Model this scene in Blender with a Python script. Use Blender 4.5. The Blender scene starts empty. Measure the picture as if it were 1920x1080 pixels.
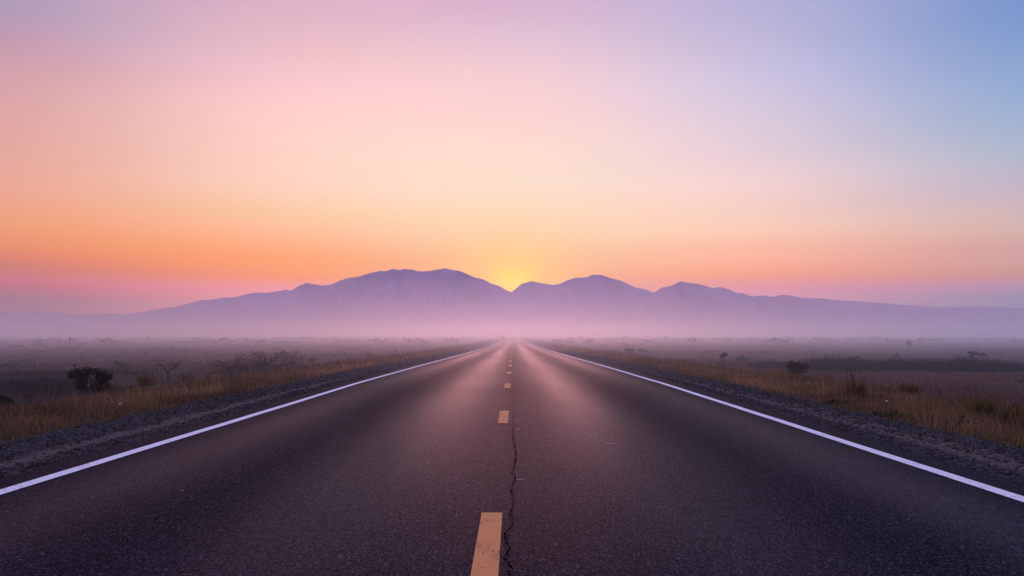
import bpy, math, random
import numpy as np
from mathutils import Vector, Matrix

random.seed(7)
rs = np.random.RandomState(11)
scene = bpy.context.scene
C = scene.collection
R = math.radians
F = 1280.0            # focal length in photo pixels (24 mm on 36 mm, 1920 px wide)
CX, CY = 963.0, 629.0  # the point where the road vanishes
EYE = 1.26

# ------------------------------------------------------------------ helpers
def tag(o, label=None, cat=None, group=None, kind=None):
    if label: o['label'] = label
    if cat: o['category'] = cat
    if group: o['group'] = group
    if kind: o['kind'] = kind
    return o

def link_mesh(name, verts, faces, mat, parent=None, smooth=False, col=None):
    """verts (n,3) array, faces list of tuples or an (m,k) array"""
    me = bpy.data.meshes.new(name)
    verts = np.asarray(verts, dtype=np.float32)
    if isinstance(faces, np.ndarray):
        m, k = faces.shape
        me.vertices.add(len(verts)); me.vertices.foreach_set('co', verts.ravel())
        me.loops.add(m * k); me.loops.foreach_set('vertex_index', faces.astype(np.int32).ravel())
        me.polygons.add(m)
        me.polygons.foreach_set('loop_start', np.arange(0, m * k, k, dtype=np.int32))
        me.polygons.foreach_set('loop_total', np.full(m, k, dtype=np.int32))
        me.update(calc_edges=True); me.validate()
    else:
        me.from_pydata([tuple(v) for v in verts], [], faces); me.update()
    if smooth:
        me.polygons.foreach_set('use_smooth', np.ones(len(me.polygons), dtype=bool))
    if col is not None:
        a = me.color_attributes.new('tint', 'FLOAT_COLOR', 'POINT')
        c4 = np.ones((len(verts), 4), dtype=np.float32); c4[:, :3] = col
        a.data.foreach_set('color', c4.ravel())
    if mat: me.materials.append(mat)
    o = bpy.data.objects.new(name, me); C.objects.link(o)
    if parent: o.parent = parent
    return o

def empty(name, loc):
    o = bpy.data.objects.new(name, None); C.objects.link(o)
    o.location = loc; o.empty_display_size = 0.3
    return o

# smooth 2-D value noise, used for terrain and for spreading plants
_perm = rs.rand(256, 256)
def vnoise(x, y):
    x = np.asarray(x, dtype=float); y = np.asarray(y, dtype=float)
    xi = np.floor(x).astype(int); yi = np.floor(y).astype(int)
    fx = x - xi; fy = y - yi
    fx = fx * fx * (3 - 2 * fx); fy = fy * fy * (3 - 2 * fy)
    g = lambda a, b: _perm[a & 255, b & 255]
    return ((g(xi, yi) * (1 - fx) + g(xi + 1, yi) * fx) * (1 - fy)
            + (g(xi, yi + 1) * (1 - fx) + g(xi + 1, yi + 1) * fx) * fy) * 2 - 1
def fbm(x, y, octs=4):
    s = 0; a = 1.0; t = 0
    for k in range(octs):
        s = s + a * vnoise(np.asarray(x) * 2**k + 17.3 * k, np.asarray(y) * 2**k + 5.1 * k); t += a; a *= .5
    return s / t

# ------------------------------------------------------------------ terrain
PY = [-100, 18, 30, 43, 60, 85, 130, 180, 256, 400, 600, 1000, 9000]
PZ = [0, 0, -.07, -.18, -.30, -.45, -.66, -.74, -.70, -.30, .15, .5, .5]
def zr(y): return np.interp(y, PY, PZ)          # the road dips gently and comes up again
def zg(x, y):                                   # ground beside the road
    x = np.asarray(x, dtype=float); y = np.asarray(y, dtype=float)
    ax = np.abs(x)
    side = np.interp(ax, [0, 4.2, 4.7, 5.4, 6.2, 8.5, 11, 15, 9000], [-.14, -.14, -.12, -.10, -.12, -.16, -.38, -.52, -.52])
    w = np.clip((ax - 8) / 8, 0, 1)
    far = np.clip(1 - (y - 300) / 400, 0.0, 1)
    hum = (.20 * fbm(x / 17, y / 11, 3) + .05 * vnoise(x / 2.3, y / 2.3)) * w * far
    return zr(y) + side + hum
def ground_hit(px, py):
    d = 30.0
    for _ in range(60):
        x = (px - CX) / F * d
        d = .5 * d + .5 * F * (EYE - float(zg(x, d))) / max(py - CY, 1.0)
    x = (px - CX) / F * d
    return Vector((x, d, float(zg(x, d)))), d
def at_dist(px, d):
    x = (px - CX) / F * d
    return Vector((x, d, float(zg(x, d)))), d

# ------------------------------------------------------------------ materials
def new_mat(name):
    m = bpy.data.materials.new(name); m.use_nodes = True
    nt = m.node_tree; nt.nodes.clear()
    out = nt.nodes.new('ShaderNodeOutputMaterial')
    b = nt.nodes.new('ShaderNodeBsdfPrincipled')
    nt.links.new(b.outputs[0], out.inputs['Surface'])
    return m, nt, b, out
class NT:
    def __init__(s, nt): s.nt = nt
    def n(s, typ, **kw):
        x = s.nt.nodes.new(typ)
        for k, v in kw.items(): setattr(x, k, v)
        return x
    def put(s, sock, v):
        if isinstance(v, bpy.types.NodeSocket): s.nt.links.new(v, sock)
        else: sock.default_value = v
    def math(s, op, a, b=0.0, c=0.0, clamp=False):
        x = s.n('ShaderNodeMath', operation=op); x.use_clamp = clamp
        s.put(x.inputs[0], a); s.put(x.inputs[1], b); s.put(x.inputs[2], c)
        return x.outputs[0]
    def mapr(s, v, a, b, c=0.0, d=1.0, smooth=False):
        x = s.n('ShaderNodeMapRange'); x.interpolation_type = 'SMOOTHSTEP' if smooth else 'LINEAR'
        s.put(x.inputs[0], v); s.put(x.inputs[1], a); s.put(x.inputs[2], b); s.put(x.inputs[3], c); s.put(x.inputs[4], d)
        return x.outputs[0]
    def mix(s, f, a, b, blend='MIX'):
        x = s.n('ShaderNodeMix', data_type='RGBA', blend_type=blend)
        s.put(x.inputs[0], f); s.put(x.inputs[6], a); s.put(x.inputs[7], b)
        return x.outputs[2]
    def noise(s, vec, scale, detail=2, rough=.5):
        x = s.n('ShaderNodeTexNoise'); s.put(x.inputs['Vector'], vec)
        x.inputs['Scale'].default_value = scale; x.inputs['Detail'].default_value = detail; x.inputs['Roughness'].default_value = rough
        return x.outputs['Fac']
    def voro(s, vec, scale, out='Color'):
        x = s.n('ShaderNodeTexVoronoi'); s.put(x.inputs['Vector'], vec); x.inputs['Scale'].default_value = scale
        return x.outputs[out]
    def ramp(s, f, stops, interp='LINEAR'):
        x = s.n('ShaderNodeValToRGB'); x.color_ramp.interpolation = interp
        e = x.color_ramp.elements
        while len(e) > 1: e.remove(e[-1])
        e[0].position = stops[0][0]; e[0].color = (*stops[0][1], 1)
        for p, c in stops[1:]:
            k = e.new(p); k.color = (*c, 1)
        s.put(x.inputs[0], f)
        return x.outputs[0]
    def scalevec(s, vec, sx, sy, sz):
        x = s.n('ShaderNodeMapping'); s.put(x.inputs[0], vec); x.inputs['Scale'].default_value = (sx, sy, sz)
        return x.outputs[0]
    def bump(s, h, strength, dist):
        x = s.n('ShaderNodeBump'); s.put(x.inputs['Height'], h); x.inputs['Strength'].default_value = strength; x.inputs['Distance'].default_value = dist
        return x.outputs[0]

def asphalt_nodes(N):
    tc = N.n('ShaderNodeTexCoord').outputs['Object']
    sep = N.n('ShaderNodeSeparateXYZ'); N.put(sep.inputs[0], tc)
    return tc, sep.outputs[0], sep.outputs[1]

def make_asphalt():
    m, nt, b, out = new_mat('asphalt'); N = NT(nt)
    tc, x, y = asphalt_nodes(N)
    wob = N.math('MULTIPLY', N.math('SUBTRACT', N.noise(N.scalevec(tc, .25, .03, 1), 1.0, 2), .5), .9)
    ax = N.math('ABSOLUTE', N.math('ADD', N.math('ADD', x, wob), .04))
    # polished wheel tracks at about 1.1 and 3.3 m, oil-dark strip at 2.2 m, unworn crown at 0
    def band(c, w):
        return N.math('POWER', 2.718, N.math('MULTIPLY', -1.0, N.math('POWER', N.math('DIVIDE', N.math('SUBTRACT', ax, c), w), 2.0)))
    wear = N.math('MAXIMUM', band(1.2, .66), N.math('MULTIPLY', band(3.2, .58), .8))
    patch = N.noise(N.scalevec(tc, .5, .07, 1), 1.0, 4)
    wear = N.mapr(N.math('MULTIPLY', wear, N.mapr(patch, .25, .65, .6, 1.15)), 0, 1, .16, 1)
    tg = N.scalevec(tc, 1, .6, 1); grain = N.voro(tg, 112.0); gs = N.n('ShaderNodeSeparateColor'); N.put(gs.inputs[0], grain)
    fine = N.noise(tg, 42.0, 3, .7)
    speck = N.mapr(gs.outputs[0], .80, 1.0, 0, 1)
    base = N.mix(wear, (.0052, .0054, .0150, 1), (.0190, .0135, .0320, 1))  # worn tracks paler; their pink-purple tint paints in the reflected sky sheen
    stain = N.noise(N.scalevec(tc, .9, .35, 1), 1.0, 5, .62)
    base = N.mix(N.mapr(stain, .50, .66, 0, .55), base, (.0035, .0035, .0085, 1))
    base = N.mix(N.mapr(stain, .46, .34, 0, .4), base, (.021, .018, .034, 1))
    base = N.mix(N.mapr(fine, .42, .68, 0, .7), base, (.017, .0168, .031, 1))
    base = N.mix(N.mapr(gs.outputs[1], .2, .9, .0, .9), base, (.002, .002, .003, 1))
    base = N.mix(N.math('MULTIPLY', speck, .25), base, (.22, .205, .23, 1))
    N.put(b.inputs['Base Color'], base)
    N.put(b.inputs['Roughness'], N.mapr(wear, 0, 1, .54, .40))
    N.put(b.inputs['Specular IOR Level'], N.math('MULTIPLY', N.mapr(wear, 0, 1, .0035, .014), N.mapr(gs.outputs[2], 0, 1, .3, 1.7)))
    h = N.math('ADD', N.voro(tc, 72.0, 'Distance'), N.math('MULTIPLY', fine, 1.2))
    N.put(b.inputs['Normal'], N.bump(h, .4, .004))
    return m

def make_paint(name, colr, worn, lo, hi):
    m, nt, b, out = new_mat(name); N = NT(nt)
    tc, x, y = asphalt_nodes(N)
    w1 = N.noise(tc, 55.0, 3, .65); w2 = N.noise(tc, 4.0, 3)
    f = N.mapr(N.math('ADD', w1, N.math('MULTIPLY', N.math('SUBTRACT', w2, .5), .55)), lo, hi, 0, 1)
    tone = N.mix(N.noise(tc, 9.0, 3), colr, tuple(c * .8 for c in colr[:3]) + (1,))
    N.put(b.inputs['Base Color'], N.mix(f, tone, worn))
    b.inputs['Roughness'].default_value = .7; b.inputs['Specular IOR Level'].default_value = .25
    N.put(b.inputs['Normal'], N.bump(N.voro(tc, 95.0, 'Distance'), .5, .003))
    return m

def make_gravel_bed():
    m, nt, b, out = new_mat('gravel_bed'); N = NT(nt)
    tc, x, y = asphalt_nodes(N)
    wob = N.math('MULTIPLY', N.math('SUBTRACT', N.noise(N.scalevec(tc, 1, .25, 1), 1.0, 3), .5), .5)
    ax = N.math('ADD', N.math('ABSOLUTE', x), wob)
    sand = N.math('MULTIPLY', N.mapr(ax, 4.85, 5.05, 0, 1, True), N.mapr(ax, 5.25, 5.5, 1, 0, True))
    v = N.voro(tc, 45.0); sc = N.n('ShaderNodeSeparateColor'); N.put(sc.inputs[0], v)
    stone = N.ramp(sc.outputs[0], [(0, (.009, .009, .010)), (.5, (.024, .023, .025)), (1, (.06, .057, .06))])
    base = N.mix(N.math('MULTIPLY', sand, .8), stone, (.105, .078, .07, 1))
    N.put(b.inputs['Base Color'], base); b.inputs['Roughness'].default_value = .9
    b.inputs['Specular IOR Level'].default_value = .15
    N.put(b.inputs['Normal'], N.bump(N.voro(tc, 45.0, 'Distance'), 1.0, .02))
    return m

def make_soil():
    m, nt, b, out = new_mat('dry_field'); N = NT(nt)
    tc, x, y = asphalt_nodes(N)
    f = N.noise(N.scalevec(tc, .045, .09, 1), 1.0, 5, .6)
    g = N.noise(tc, 1.7, 4, .65)
    base = N.ramp(f, [(.3, (.020, .024, .020)), (.48, (.042, .036, .030)), (.6, (.062, .043, .032)), (.72, (.030, .032, .024))])
    base = N.mix(N.mapr(g, .35, .7, 0, .6), base, (.025, .022, .018, 1))
    N.put(b.inputs['Base Color'], base); b.inputs['Roughness'].default_value = 1
    b.inputs['Specular IOR Level'].default_value = .05
    N.put(b.inputs['Normal'], N.bump(g, .8, .15))
    return m

def make_tint(name, rough=.85, trans=.0, spec=.15):
    m, nt, b, out = new_mat(name); N = NT(nt)
    a = N.n('ShaderNodeAttribute', attribute_name='tint')
    N.put(b.inputs['Base Color'], a.outputs['Color'])
    b.inputs['Roughness'].default_value = rough; b.inputs['Specular IOR Level'].default_value = spec
    if trans:
        t = N.n('ShaderNodeBsdfTranslucent'); N.put(t.inputs[0], a.outputs['Color'])
        mx = N.n('ShaderNodeMixShader'); mx.inputs[0].default_value = trans
        nt.links.new(b.outputs[0], mx.inputs[1]); nt.links.new(t.outputs[0], mx.inputs[2])
        nt.links.new(mx.outputs[0], out.inputs['Surface'])
    return m

def make_bark(name, c1, c2):
    m, nt, b, out = new_mat(name); N = NT(nt)
    tc = N.n('ShaderNodeTexCoord').outputs['Object']
    f = N.noise(N.scalevec(tc, 20, 20, 4), 1.0, 4)
    N.put(b.inputs['Base Color'], N.mix(f, c1, c2)); b.inputs['Roughness'].default_value = .9
    N.put(b.inputs['Normal'], N.bump(f, .6, .01))
    return m

def make_rock():
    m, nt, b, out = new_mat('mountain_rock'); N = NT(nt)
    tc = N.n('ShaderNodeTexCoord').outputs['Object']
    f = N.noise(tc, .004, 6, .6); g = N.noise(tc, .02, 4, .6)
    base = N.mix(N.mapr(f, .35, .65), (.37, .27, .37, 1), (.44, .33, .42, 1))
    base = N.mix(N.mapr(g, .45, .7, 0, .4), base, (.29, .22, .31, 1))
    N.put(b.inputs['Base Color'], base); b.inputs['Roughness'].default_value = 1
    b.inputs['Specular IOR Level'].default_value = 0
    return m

def make_volume(name, density, aniso, colr):
    m = bpy.data.materials.new(name); m.use_nodes = True
    nt = m.node_tree; nt.nodes.clear()
    out = nt.nodes.new('ShaderNodeOutputMaterial'); v = nt.nodes.new('ShaderNodeVolumePrincipled')
    v.inputs['Density'].default_value = density; v.inputs['Anisotropy'].default_value = aniso
    v.inputs['Color'].default_value = (*colr, 1)
    nt.links.new(v.outputs[0], out.inputs['Volume'])
    return m

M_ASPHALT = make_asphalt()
M_WHITE = make_paint('white_line_paint', (.80, .80, .82, 1), (.10, .10, .11, 1), .585, .76)
M_YELLOW = make_paint('yellow_line_paint', (.62, .25, .065, 1), (.05, .035, .03, 1), .56, .72)
M_GRAVEL = make_gravel_bed(); M_SOIL = make_soil()
M_GRASS = make_tint('grass_blades', .8, .35, .1)
M_LEAF = make_tint('shrub_leaves', .7, .2, .2)
M_STONE = make_tint('gravel_stones', .85, 0, .2)
M_BARK = make_bark('dark_bark', (.018, .015, .013, 1), (.05, .04, .033, 1))
M_POST = make_bark('weathered_wood', (.03, .026, .024, 1), (.07, .06, .055, 1))
M_ROCK = make_rock()
m, nt, b, out = new_mat('crack_dark'); b.inputs['Base Color'].default_value = (.0015, .0015, .002, 1); b.inputs['Roughness'].default_value = 1; b.inputs['Specular IOR Level'].default_value = 0
M_CRACK = m
m, nt, b, out = new_mat('seam_tar'); b.inputs['Base Color'].default_value = (.007, .007, .009, 1); b.inputs['Roughness'].default_value = .75; b.inputs['Specular IOR Level'].default_value = .2
M_TAR = m
m, nt, b, out = new_mat('scratch_pale'); b.inputs['Base Color'].default_value = (.30, .27, .28, 1); b.inputs['Roughness'].default_value = .7
M_SCRATCH = m
m, nt, b, out = new_mat('petal_white'); b.inputs['Base Color'].default_value = (.8, .78, .72, 1); b.inputs['Roughness'].default_value = .6
M_PETAL = m

# ------------------------------------------------------------------ ground, road, shoulders
def grid(name, xs, ys, zf, mat, kind='structure', xf=None):
    X, Y = np.meshgrid(xs, ys)
    if xf is not None: X = xf(X, Y)
    Z = zf(X, Y)
    v = np.stack([X, Y, Z], -1).reshape(-1, 3)
    nx, ny = len(xs), len(ys)
    i = np.arange(nx * ny).reshape(ny, nx)
    f = np.stack([i[:-1, :-1], i[:-1, 1:], i[1:, 1:], i[1:, :-1]], -1).reshape(-1, 4)
    o = link_mesh(name, v, f, mat, smooth=True)
    if kind: o['kind'] = kind
    return o

ys = np.unique(np.concatenate([np.arange(-30, 60, .5), np.geomspace(60, 4240, 190)]))
xh = np.concatenate([[0, 4, 4.3, 4.7, 5.0, 5.4, 5.8, 6.2, 6.8, 7.4], np.arange(8, 45, .7), np.geomspace(45.5, 4240, 60)])
xs = np.unique(np.concatenate([-xh, xh]))
grid('ground', xs, ys, lambda X, Y: zg(X, Y), M_SOIL)

RL, RR = -4.50, 4.34
nrow = np.unique(np.concatenate([np.arange(-30, 60, .25), np.geomspace(60, 4240, 190)]))
def road_edge(X, Y):
    w = .06 * vnoise(Y * 1.3, X * 0 + 3.3) + .03 * vnoise(Y * 5.1, X * 0 + 9.3)
    return np.where(X < RL + .1, X + w, np.where(X > RR - .1, X + w * 1.2, X))
def road_z(X, Y):
    drop = np.where((X < RL - .015) | (X > RR + .03), 0, 0)
    return zr(Y) + .002 * vnoise(X * .8, Y * .3) + drop
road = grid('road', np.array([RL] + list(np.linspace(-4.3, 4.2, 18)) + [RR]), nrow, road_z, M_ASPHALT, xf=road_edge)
# the road slab has a real edge that drops to the gravel
me = road.data
nx, ny = 20, len(nrow)
co = np.empty(len(me.vertices) * 3, dtype=np.float32); me.vertices.foreach_get('co', co); co = co.reshape(ny, nx, 3)
for side, nm in ((0, 'left'), (nx - 1, 'right')):
    top = co[:, side].copy(); low = top.copy(); low[:, 2] -= .11; low[:, 0] += (-.05 if side == 0 else .05)
    v = np.concatenate([top, low]); i = np.arange(ny - 1)
    f = np.stack([i, i + 1, i + 1 + ny, i + ny], -1)
    if side: f = f[:, ::-1]
    o = link_mesh('road_edge', v, np.ascontiguousarray(f), M_ASPHALT); o['kind'] = 'structure'

for sgn, e0, e1 in ((-1, 4.47, 6.7), (1, 4.31, 6.3)):
    gy = np.unique(np.concatenate([np.arange(-10, 40, .06), np.geomspace(40, 1500, 260)]))
    gx = np.linspace(e0, e1, 44)
    def gz(X, Y, e0=e0, e1=e1):
        a = (np.abs(X) - e0) / (e1 - e0)
        prof = np.interp(a, [0, .06, .2, .34, .45, .75, .9, 1], [-.07, -.045, -.03, -.065, -.055, -.05, -.09, -.22])
        near = np.clip(1 - (Y - 30) / 30, 0, 1)
        n = .022 * fbm(X * 3.1, Y * 1.3, 3) + .014 * vnoise(X * 21, Y * 21) * near
        return zr(Y) + prof + n * np.clip((1 - a) * 8, 0, 1)
    grid('gravel_shoulder', sgn * gx, gy, gz, M_GRAVEL)

# loose stones lying on the shoulders
def stones(n, side):
    e0, e1 = (4.5, 6.45) if side < 0 else (4.34, 6.05)
    d = np.exp(rs.uniform(np.log(3.5), np.log(75), n))
    a = rs.rand(n)
    keep = (rs.rand(n) < np.where((a > .27) & (a < .46), .22, 1.0))
    d, a = d[keep], a[keep]; n = len(d)
    ax = e0 + a * (e1 - e0); X = ax * side
    a2 = (ax - (4.47 if side < 0 else 4.31)) / ((6.7 - 4.47) if side < 0 else (6.3 - 4.31))
    Z = zr(d) + np.interp(a2, [0, .06, .2, .34, .45, .75, .9, 1], [-.07, -.045, -.03, -.065, -.055, -.05, -.09, -.22]) + .022 * fbm(X * 3.1, d * 1.3, 3)
    s = (.0045 + .011 * rs.rand(n)**2.6 * 1.6) * np.clip(d / 9, 1, 3.2)
    octa = np.array([[1, 0, 0], [-1, 0, 0], [0, 1, 0], [0, -1, 0], [0, 0, 1], [0, 0, -1]], float)
    of = np.array([[0, 2, 4], [2, 1, 4], [1, 3, 4], [3, 0, 4], [2, 0, 5], [1, 2, 5], [3, 1, 5], [0, 3, 5]])
    ang = rs.rand(n) * 6.283
    v = octa[None] * (1 + .5 * (rs.rand(n, 6, 1) - .5)) * np.array([1, .8, .6]) * s[:, None, None]
    ca, sa = np.cos(ang)[:, None], np.sin(ang)[:, None]
    vx = v[..., 0] * ca - v[..., 1] * sa; vy = v[..., 0] * sa + v[..., 1] * ca
    P = np.stack([vx + X[:, None], vy + d[:, None], v[..., 2] + Z[:, None] + s[:, None] * .15], -1).reshape(-1, 3)
    f = (of[None] + (np.arange(n) * 6)[:, None, None]).reshape(-1, 3)
    g = (.008 + .075 * rs.rand(n)**2.4)
    col = np.stack([g * 1.05, g * .97, g * .98], -1)
    return P, f, np.repeat(col, 6, 0)
P1, f1, c1 = stones(75000, -1); P2, f2, c2 = stones(75000, 1)
o = link_mesh('gravel', np.concatenate([P1, P2]), np.concatenate([f1, f2 + len(P1)]), M_STONE, col=np.concatenate([c1, c2]))
tag(o, 'loose dark grey gravel stones along both edges of the road', 'gravel', kind='stuff')

# painted lines, 4 mm above the asphalt
def strip(name, x0, x1, ya, yb, mat, dz=.006, wob=0.0):
    yy = np.unique(np.concatenate([nrow[(nrow > ya) & (nrow < yb)], [ya, yb]]))
    return grid(name, np.array([x0, x1]), yy, lambda X, Y: zr(Y) + dz + .002 * vnoise(X * .8, Y * .3), mat,
                xf=lambda X, Y: X + wob * vnoise(Y * .9, X * 0 + 1.7))
strip('edge_line', -4.18, -4.04, -30, 1500, M_WHITE, wob=.008)
strip('edge_line', 3.84, 3.98, -30, 1500, M_WHITE, wob=.008)
for k in range(-1, 40):
    yc = 4.02 + 6.55 * k
    strip('lane_dash', -.226, -.08, yc - .82, yc + .82, M_YELLOW)

# the long crack beside the dashes
crack = [(963, 676), (963, 700), (962.5, 730), (963, 760), (962, 782), (963, 800), (961, 815), (965, 835), (967, 850), (966.5, 870), (961, 885), (966, 893), (967, 899), (955, 916), (961, 928),
         (960, 940), (963, 948), (957, 965), (960, 985), (958, 992), (947, 1000), (949, 1010), (954, 1022), (955, 1033), (945, 1046), (946, 1052), (955, 1062), (957, 1080), (950, 1110)]
pts = []
for px, py in crack:
    d = F * EYE / (py - CY); pts.append(((px - CX) / F * d, d))
pts = pts[::-1]
fine = []
for (xa, ya), (xb, yb) in zip(pts[:-1], pts[1:]):
    n = max(2, int((yb - ya) / .035))
    for t in np.arange(n) / n:
        jx = .016 * (rs.rand() - .5) * 2 if t > 0 else 0
        fine.append((xa + (xb - xa) * t + jx, ya + (yb - ya) * t))
fine.append(pts[-1])
v = []; f = []
for i, (x, y) in enumerate(fine):
    w = (.0025 + .008 * rs.rand()**1.8) if y < 9 else (.0015 + .003 * rs.rand()) * (.3 + .7 * (rs.rand() < .7))
    v += [(x - w, y, float(zr(y)) + .009), (x + w * rs.rand(), y, float(zr(y)) + .009)]
    if i: f.append((2 * i - 2, 2 * i - 1, 2 * i + 1, 2 * i))
tag(link_mesh('road_crack', np.array(v), f, M_CRACK), kind='structure')
for yy, w, xa, xb in ((15.9, .035, -4.0, 3.8), (98.0, .35, -4.0, 3.8)):     # transverse joints
    xx = np.linspace(xa, xb, 60)
    v = []; f = []
    for i, x in enumerate(xx):
        q = yy + .05 * math.sin(i * .7) * rs.rand()
        v += [(x, q - w * (.4 + rs.rand() * .6), float(zr(q)) + .0045), (x, q + w * (.4 + rs.rand() * .6), float(zr(q)) + .0045)]
        if i: f.append((2 * i - 2, 2 * i, 2 * i + 1, 2 * i - 1))
    tag(link_mesh('road_joint', np.array(v), f, M_TAR), kind='structure')
for px, py, wpx in ((1143, 832, 21), (972, 804.5, 8), (975, 899.5, 17), (1378, 832, 5), (340, 920, 12)):   # pale scrapes on the asphalt
    d = F * EYE / (py - CY); x = (px - CX) / F * d; h = wpx / F * d / 2; t = .0075 * (1 if wpx > 6 else .5)
    v = [(x - h, d - t * .3), (x - h * .3, d - t), (x + h * .5, d - t * .8), (x + h, d), (x + h * .6, d + t), (x - h * .5, d + t * .6)]
    tag(link_mesh('road_scrape', np.array([(a, b, .0047) for a, b in v]), [tuple(range(6))], M_SCRATCH), kind='structure')

# ------------------------------------------------------------------ grass
def blades(X, Y, Z, h, w, lean, col, tipcol):
    n = len(X)
    yaw = rs.rand(n) * 6.283
    face = rs.normal(0, .7, n)                     # blade faces roughly along the road, both sides seen
    wx, wy = np.cos(face) * w / 2, np.sin(face) * w / 2
    lx, ly = np.cos(yaw) * lean * h, np.sin(yaw) * lean * h
    v = np.empty((n, 5, 3))
    v[:, 0] = np.stack([X - wx, Y - wy, Z - .03], -1); v[:, 1] = np.stack([X + wx, Y + wy, Z - .03], -1)
    mx, my, mz = X + lx * .35, Y + ly * .35, Z + h * .6
    v[:, 2] = np.stack([mx + wx * .7, my + wy * .7, mz], -1); v[:, 3] = np.stack([mx - wx * .7, my - wy * .7, mz], -1)
    v[:, 4] = np.stack([X + lx, Y + ly, Z + h * np.sqrt(np.clip(1 - lean**2 * .5, .2, 1))], -1)
    b = np.arange(n) * 5
    # three triangles per blade
    f = np.stack([np.stack([b, b + 1, b + 2], -1), np.stack([b, b + 2, b + 3], -1), np.stack([b + 3, b + 2, b + 4], -1)], 1).reshape(-1, 3)
    c = np.empty((n, 5, 3)); c[:, :2] = col[:, None]; c[:, 2:4] = (col * .5 + tipcol * .5)[:, None]; c[:, 4] = tipcol
    return v.reshape(-1, 3), f, c.reshape(-1, 3)

STRAW = np.array([.27, .165, .085]); RUST = np.array([.18, .088, .055]); OLIVE = np.array([.085, .075, .025]); GREEN = np.array([.045, .062, .016]); DARK = np.array([.028, .036, .02])
def palette(n, wts):
    base = np.stack([STRAW, RUST, OLIVE, GREEN, DARK])
    i = rs.choice(5, size=n, p=np.array(wts) / sum(wts))
    return base[i] * rs.uniform(.7, 1.3, (n, 1)) * rs.uniform(.92, 1.08, (n, 3))

def verge(n, side):
    e = 6.25 if side < 0 else 5.85
    d = np.exp(rs.uniform(np.log(4.0), np.log(420), n))
    a = rs.rand(n)**1.25
    wob = .38 * fbm(d / 1.6, np.full(n, side * 9.0), 4) + .25 * vnoise(d / 9.0, np.full(n, 3.0 + side))
    ax = e + wob + a * (3.6 + d * .012); X = side * ax
    keep = rs.rand(n) < np.clip(.55 + .9 * fbm(X / 1.1, d / 1.1, 3) + .2, .08, 1)
    d, a, X = d[keep], a[keep], X[keep]; n = len(d)
    clump = fbm(X / .8, d / 1.6, 3); big = fbm(X / 5 + 40, d / 8, 2)
    h = (.10 + .30 * np.clip(a * 5, 0, 1) * (.65 + .5 * rs.rand(n))) * (1 + .55 * clump + .25 * big)
    h = np.where(rs.rand(n) < .05, h * 1.9, h); h = np.clip(h, .05, 1.0) * .56
    w = np.maximum(.005, d * .00065) * rs.uniform(.7, 1.3, n)
    col = palette(n, [.42, .40, .10, .05, .03])
    col = col * np.clip(1 + 1.1 * fbm(X / .9 + 5, d / 1.3, 3) + .6 * fbm(X / 3 + 50, d / 5, 2), .35, 1.8)[:, None]
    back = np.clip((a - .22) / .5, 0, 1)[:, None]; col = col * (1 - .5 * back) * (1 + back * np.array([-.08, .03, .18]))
    edge = (a < .13) | (fbm(X / 1.7 + 9, d / 2.5, 3) > .32)
    col = np.where((edge & (rs.rand(n) < .7))[:, None], palette(n, [.05, .1, .45, .3, .1]), col)
    Z = zg(X, d)
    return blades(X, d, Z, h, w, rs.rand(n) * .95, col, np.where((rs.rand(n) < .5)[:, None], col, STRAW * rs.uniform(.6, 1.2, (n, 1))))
def field(n):
    d = np.exp(rs.uniform(np.log(7), np.log(380), n))
    s = np.where(rs.rand(n) < .5, -1, 1)
    ax = 8.6 + (rs.rand(n)) * np.maximum(.95 * d + 4 - 8.6, 1.0); X = s * ax
    keep = rs.rand(n) < np.clip(.62 + .9 * fbm(X / 3.2, d / 5, 3), .10, 1)
    d, X = d[keep], X[keep]; n = len(d)
    red = np.clip(fbm(X / 22 + 30, d / 9 + 2, 3) * 2.2 + .2, 0, 1)[:, None]; big = fbm(X / 14 + 3, d / 7 + 8, 3); cl = fbm(X / 1.5, d / 2.5, 3)
    h = (.16 + .20 * rs.rand(n)) * (1 + .6 * cl + .5 * big); h = np.clip(h, .05, .8) * .5
    w = np.maximum(.007, d * .0010) * rs.uniform(.7, 1.3, n)
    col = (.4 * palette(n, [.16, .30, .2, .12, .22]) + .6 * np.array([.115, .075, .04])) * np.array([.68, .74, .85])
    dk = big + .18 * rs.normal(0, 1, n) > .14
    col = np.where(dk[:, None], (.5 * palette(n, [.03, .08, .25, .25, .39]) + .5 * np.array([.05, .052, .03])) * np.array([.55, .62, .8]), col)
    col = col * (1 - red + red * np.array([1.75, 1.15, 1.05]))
    Z = zg(X, d)
    return blades(X, d, Z, h, w, rs.rand(n) * .8, col, col * rs.uniform(.9, 1.3, (n, 1)))
parts = [verge(130000, -1), verge(130000, 1)]
off = 0; V = []; Fc = []; Cc = []
for a, b_, c in parts:
    V.append(a); Fc.append(b_ + off); Cc.append(c); off += len(a)
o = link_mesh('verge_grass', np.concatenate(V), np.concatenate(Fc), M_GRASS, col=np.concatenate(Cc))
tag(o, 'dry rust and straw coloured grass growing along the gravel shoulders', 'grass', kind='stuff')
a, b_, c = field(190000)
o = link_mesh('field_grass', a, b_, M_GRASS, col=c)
tag(o, 'low dull brown grass covering the misty plain on both sides', 'grass', kind='stuff')
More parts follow.
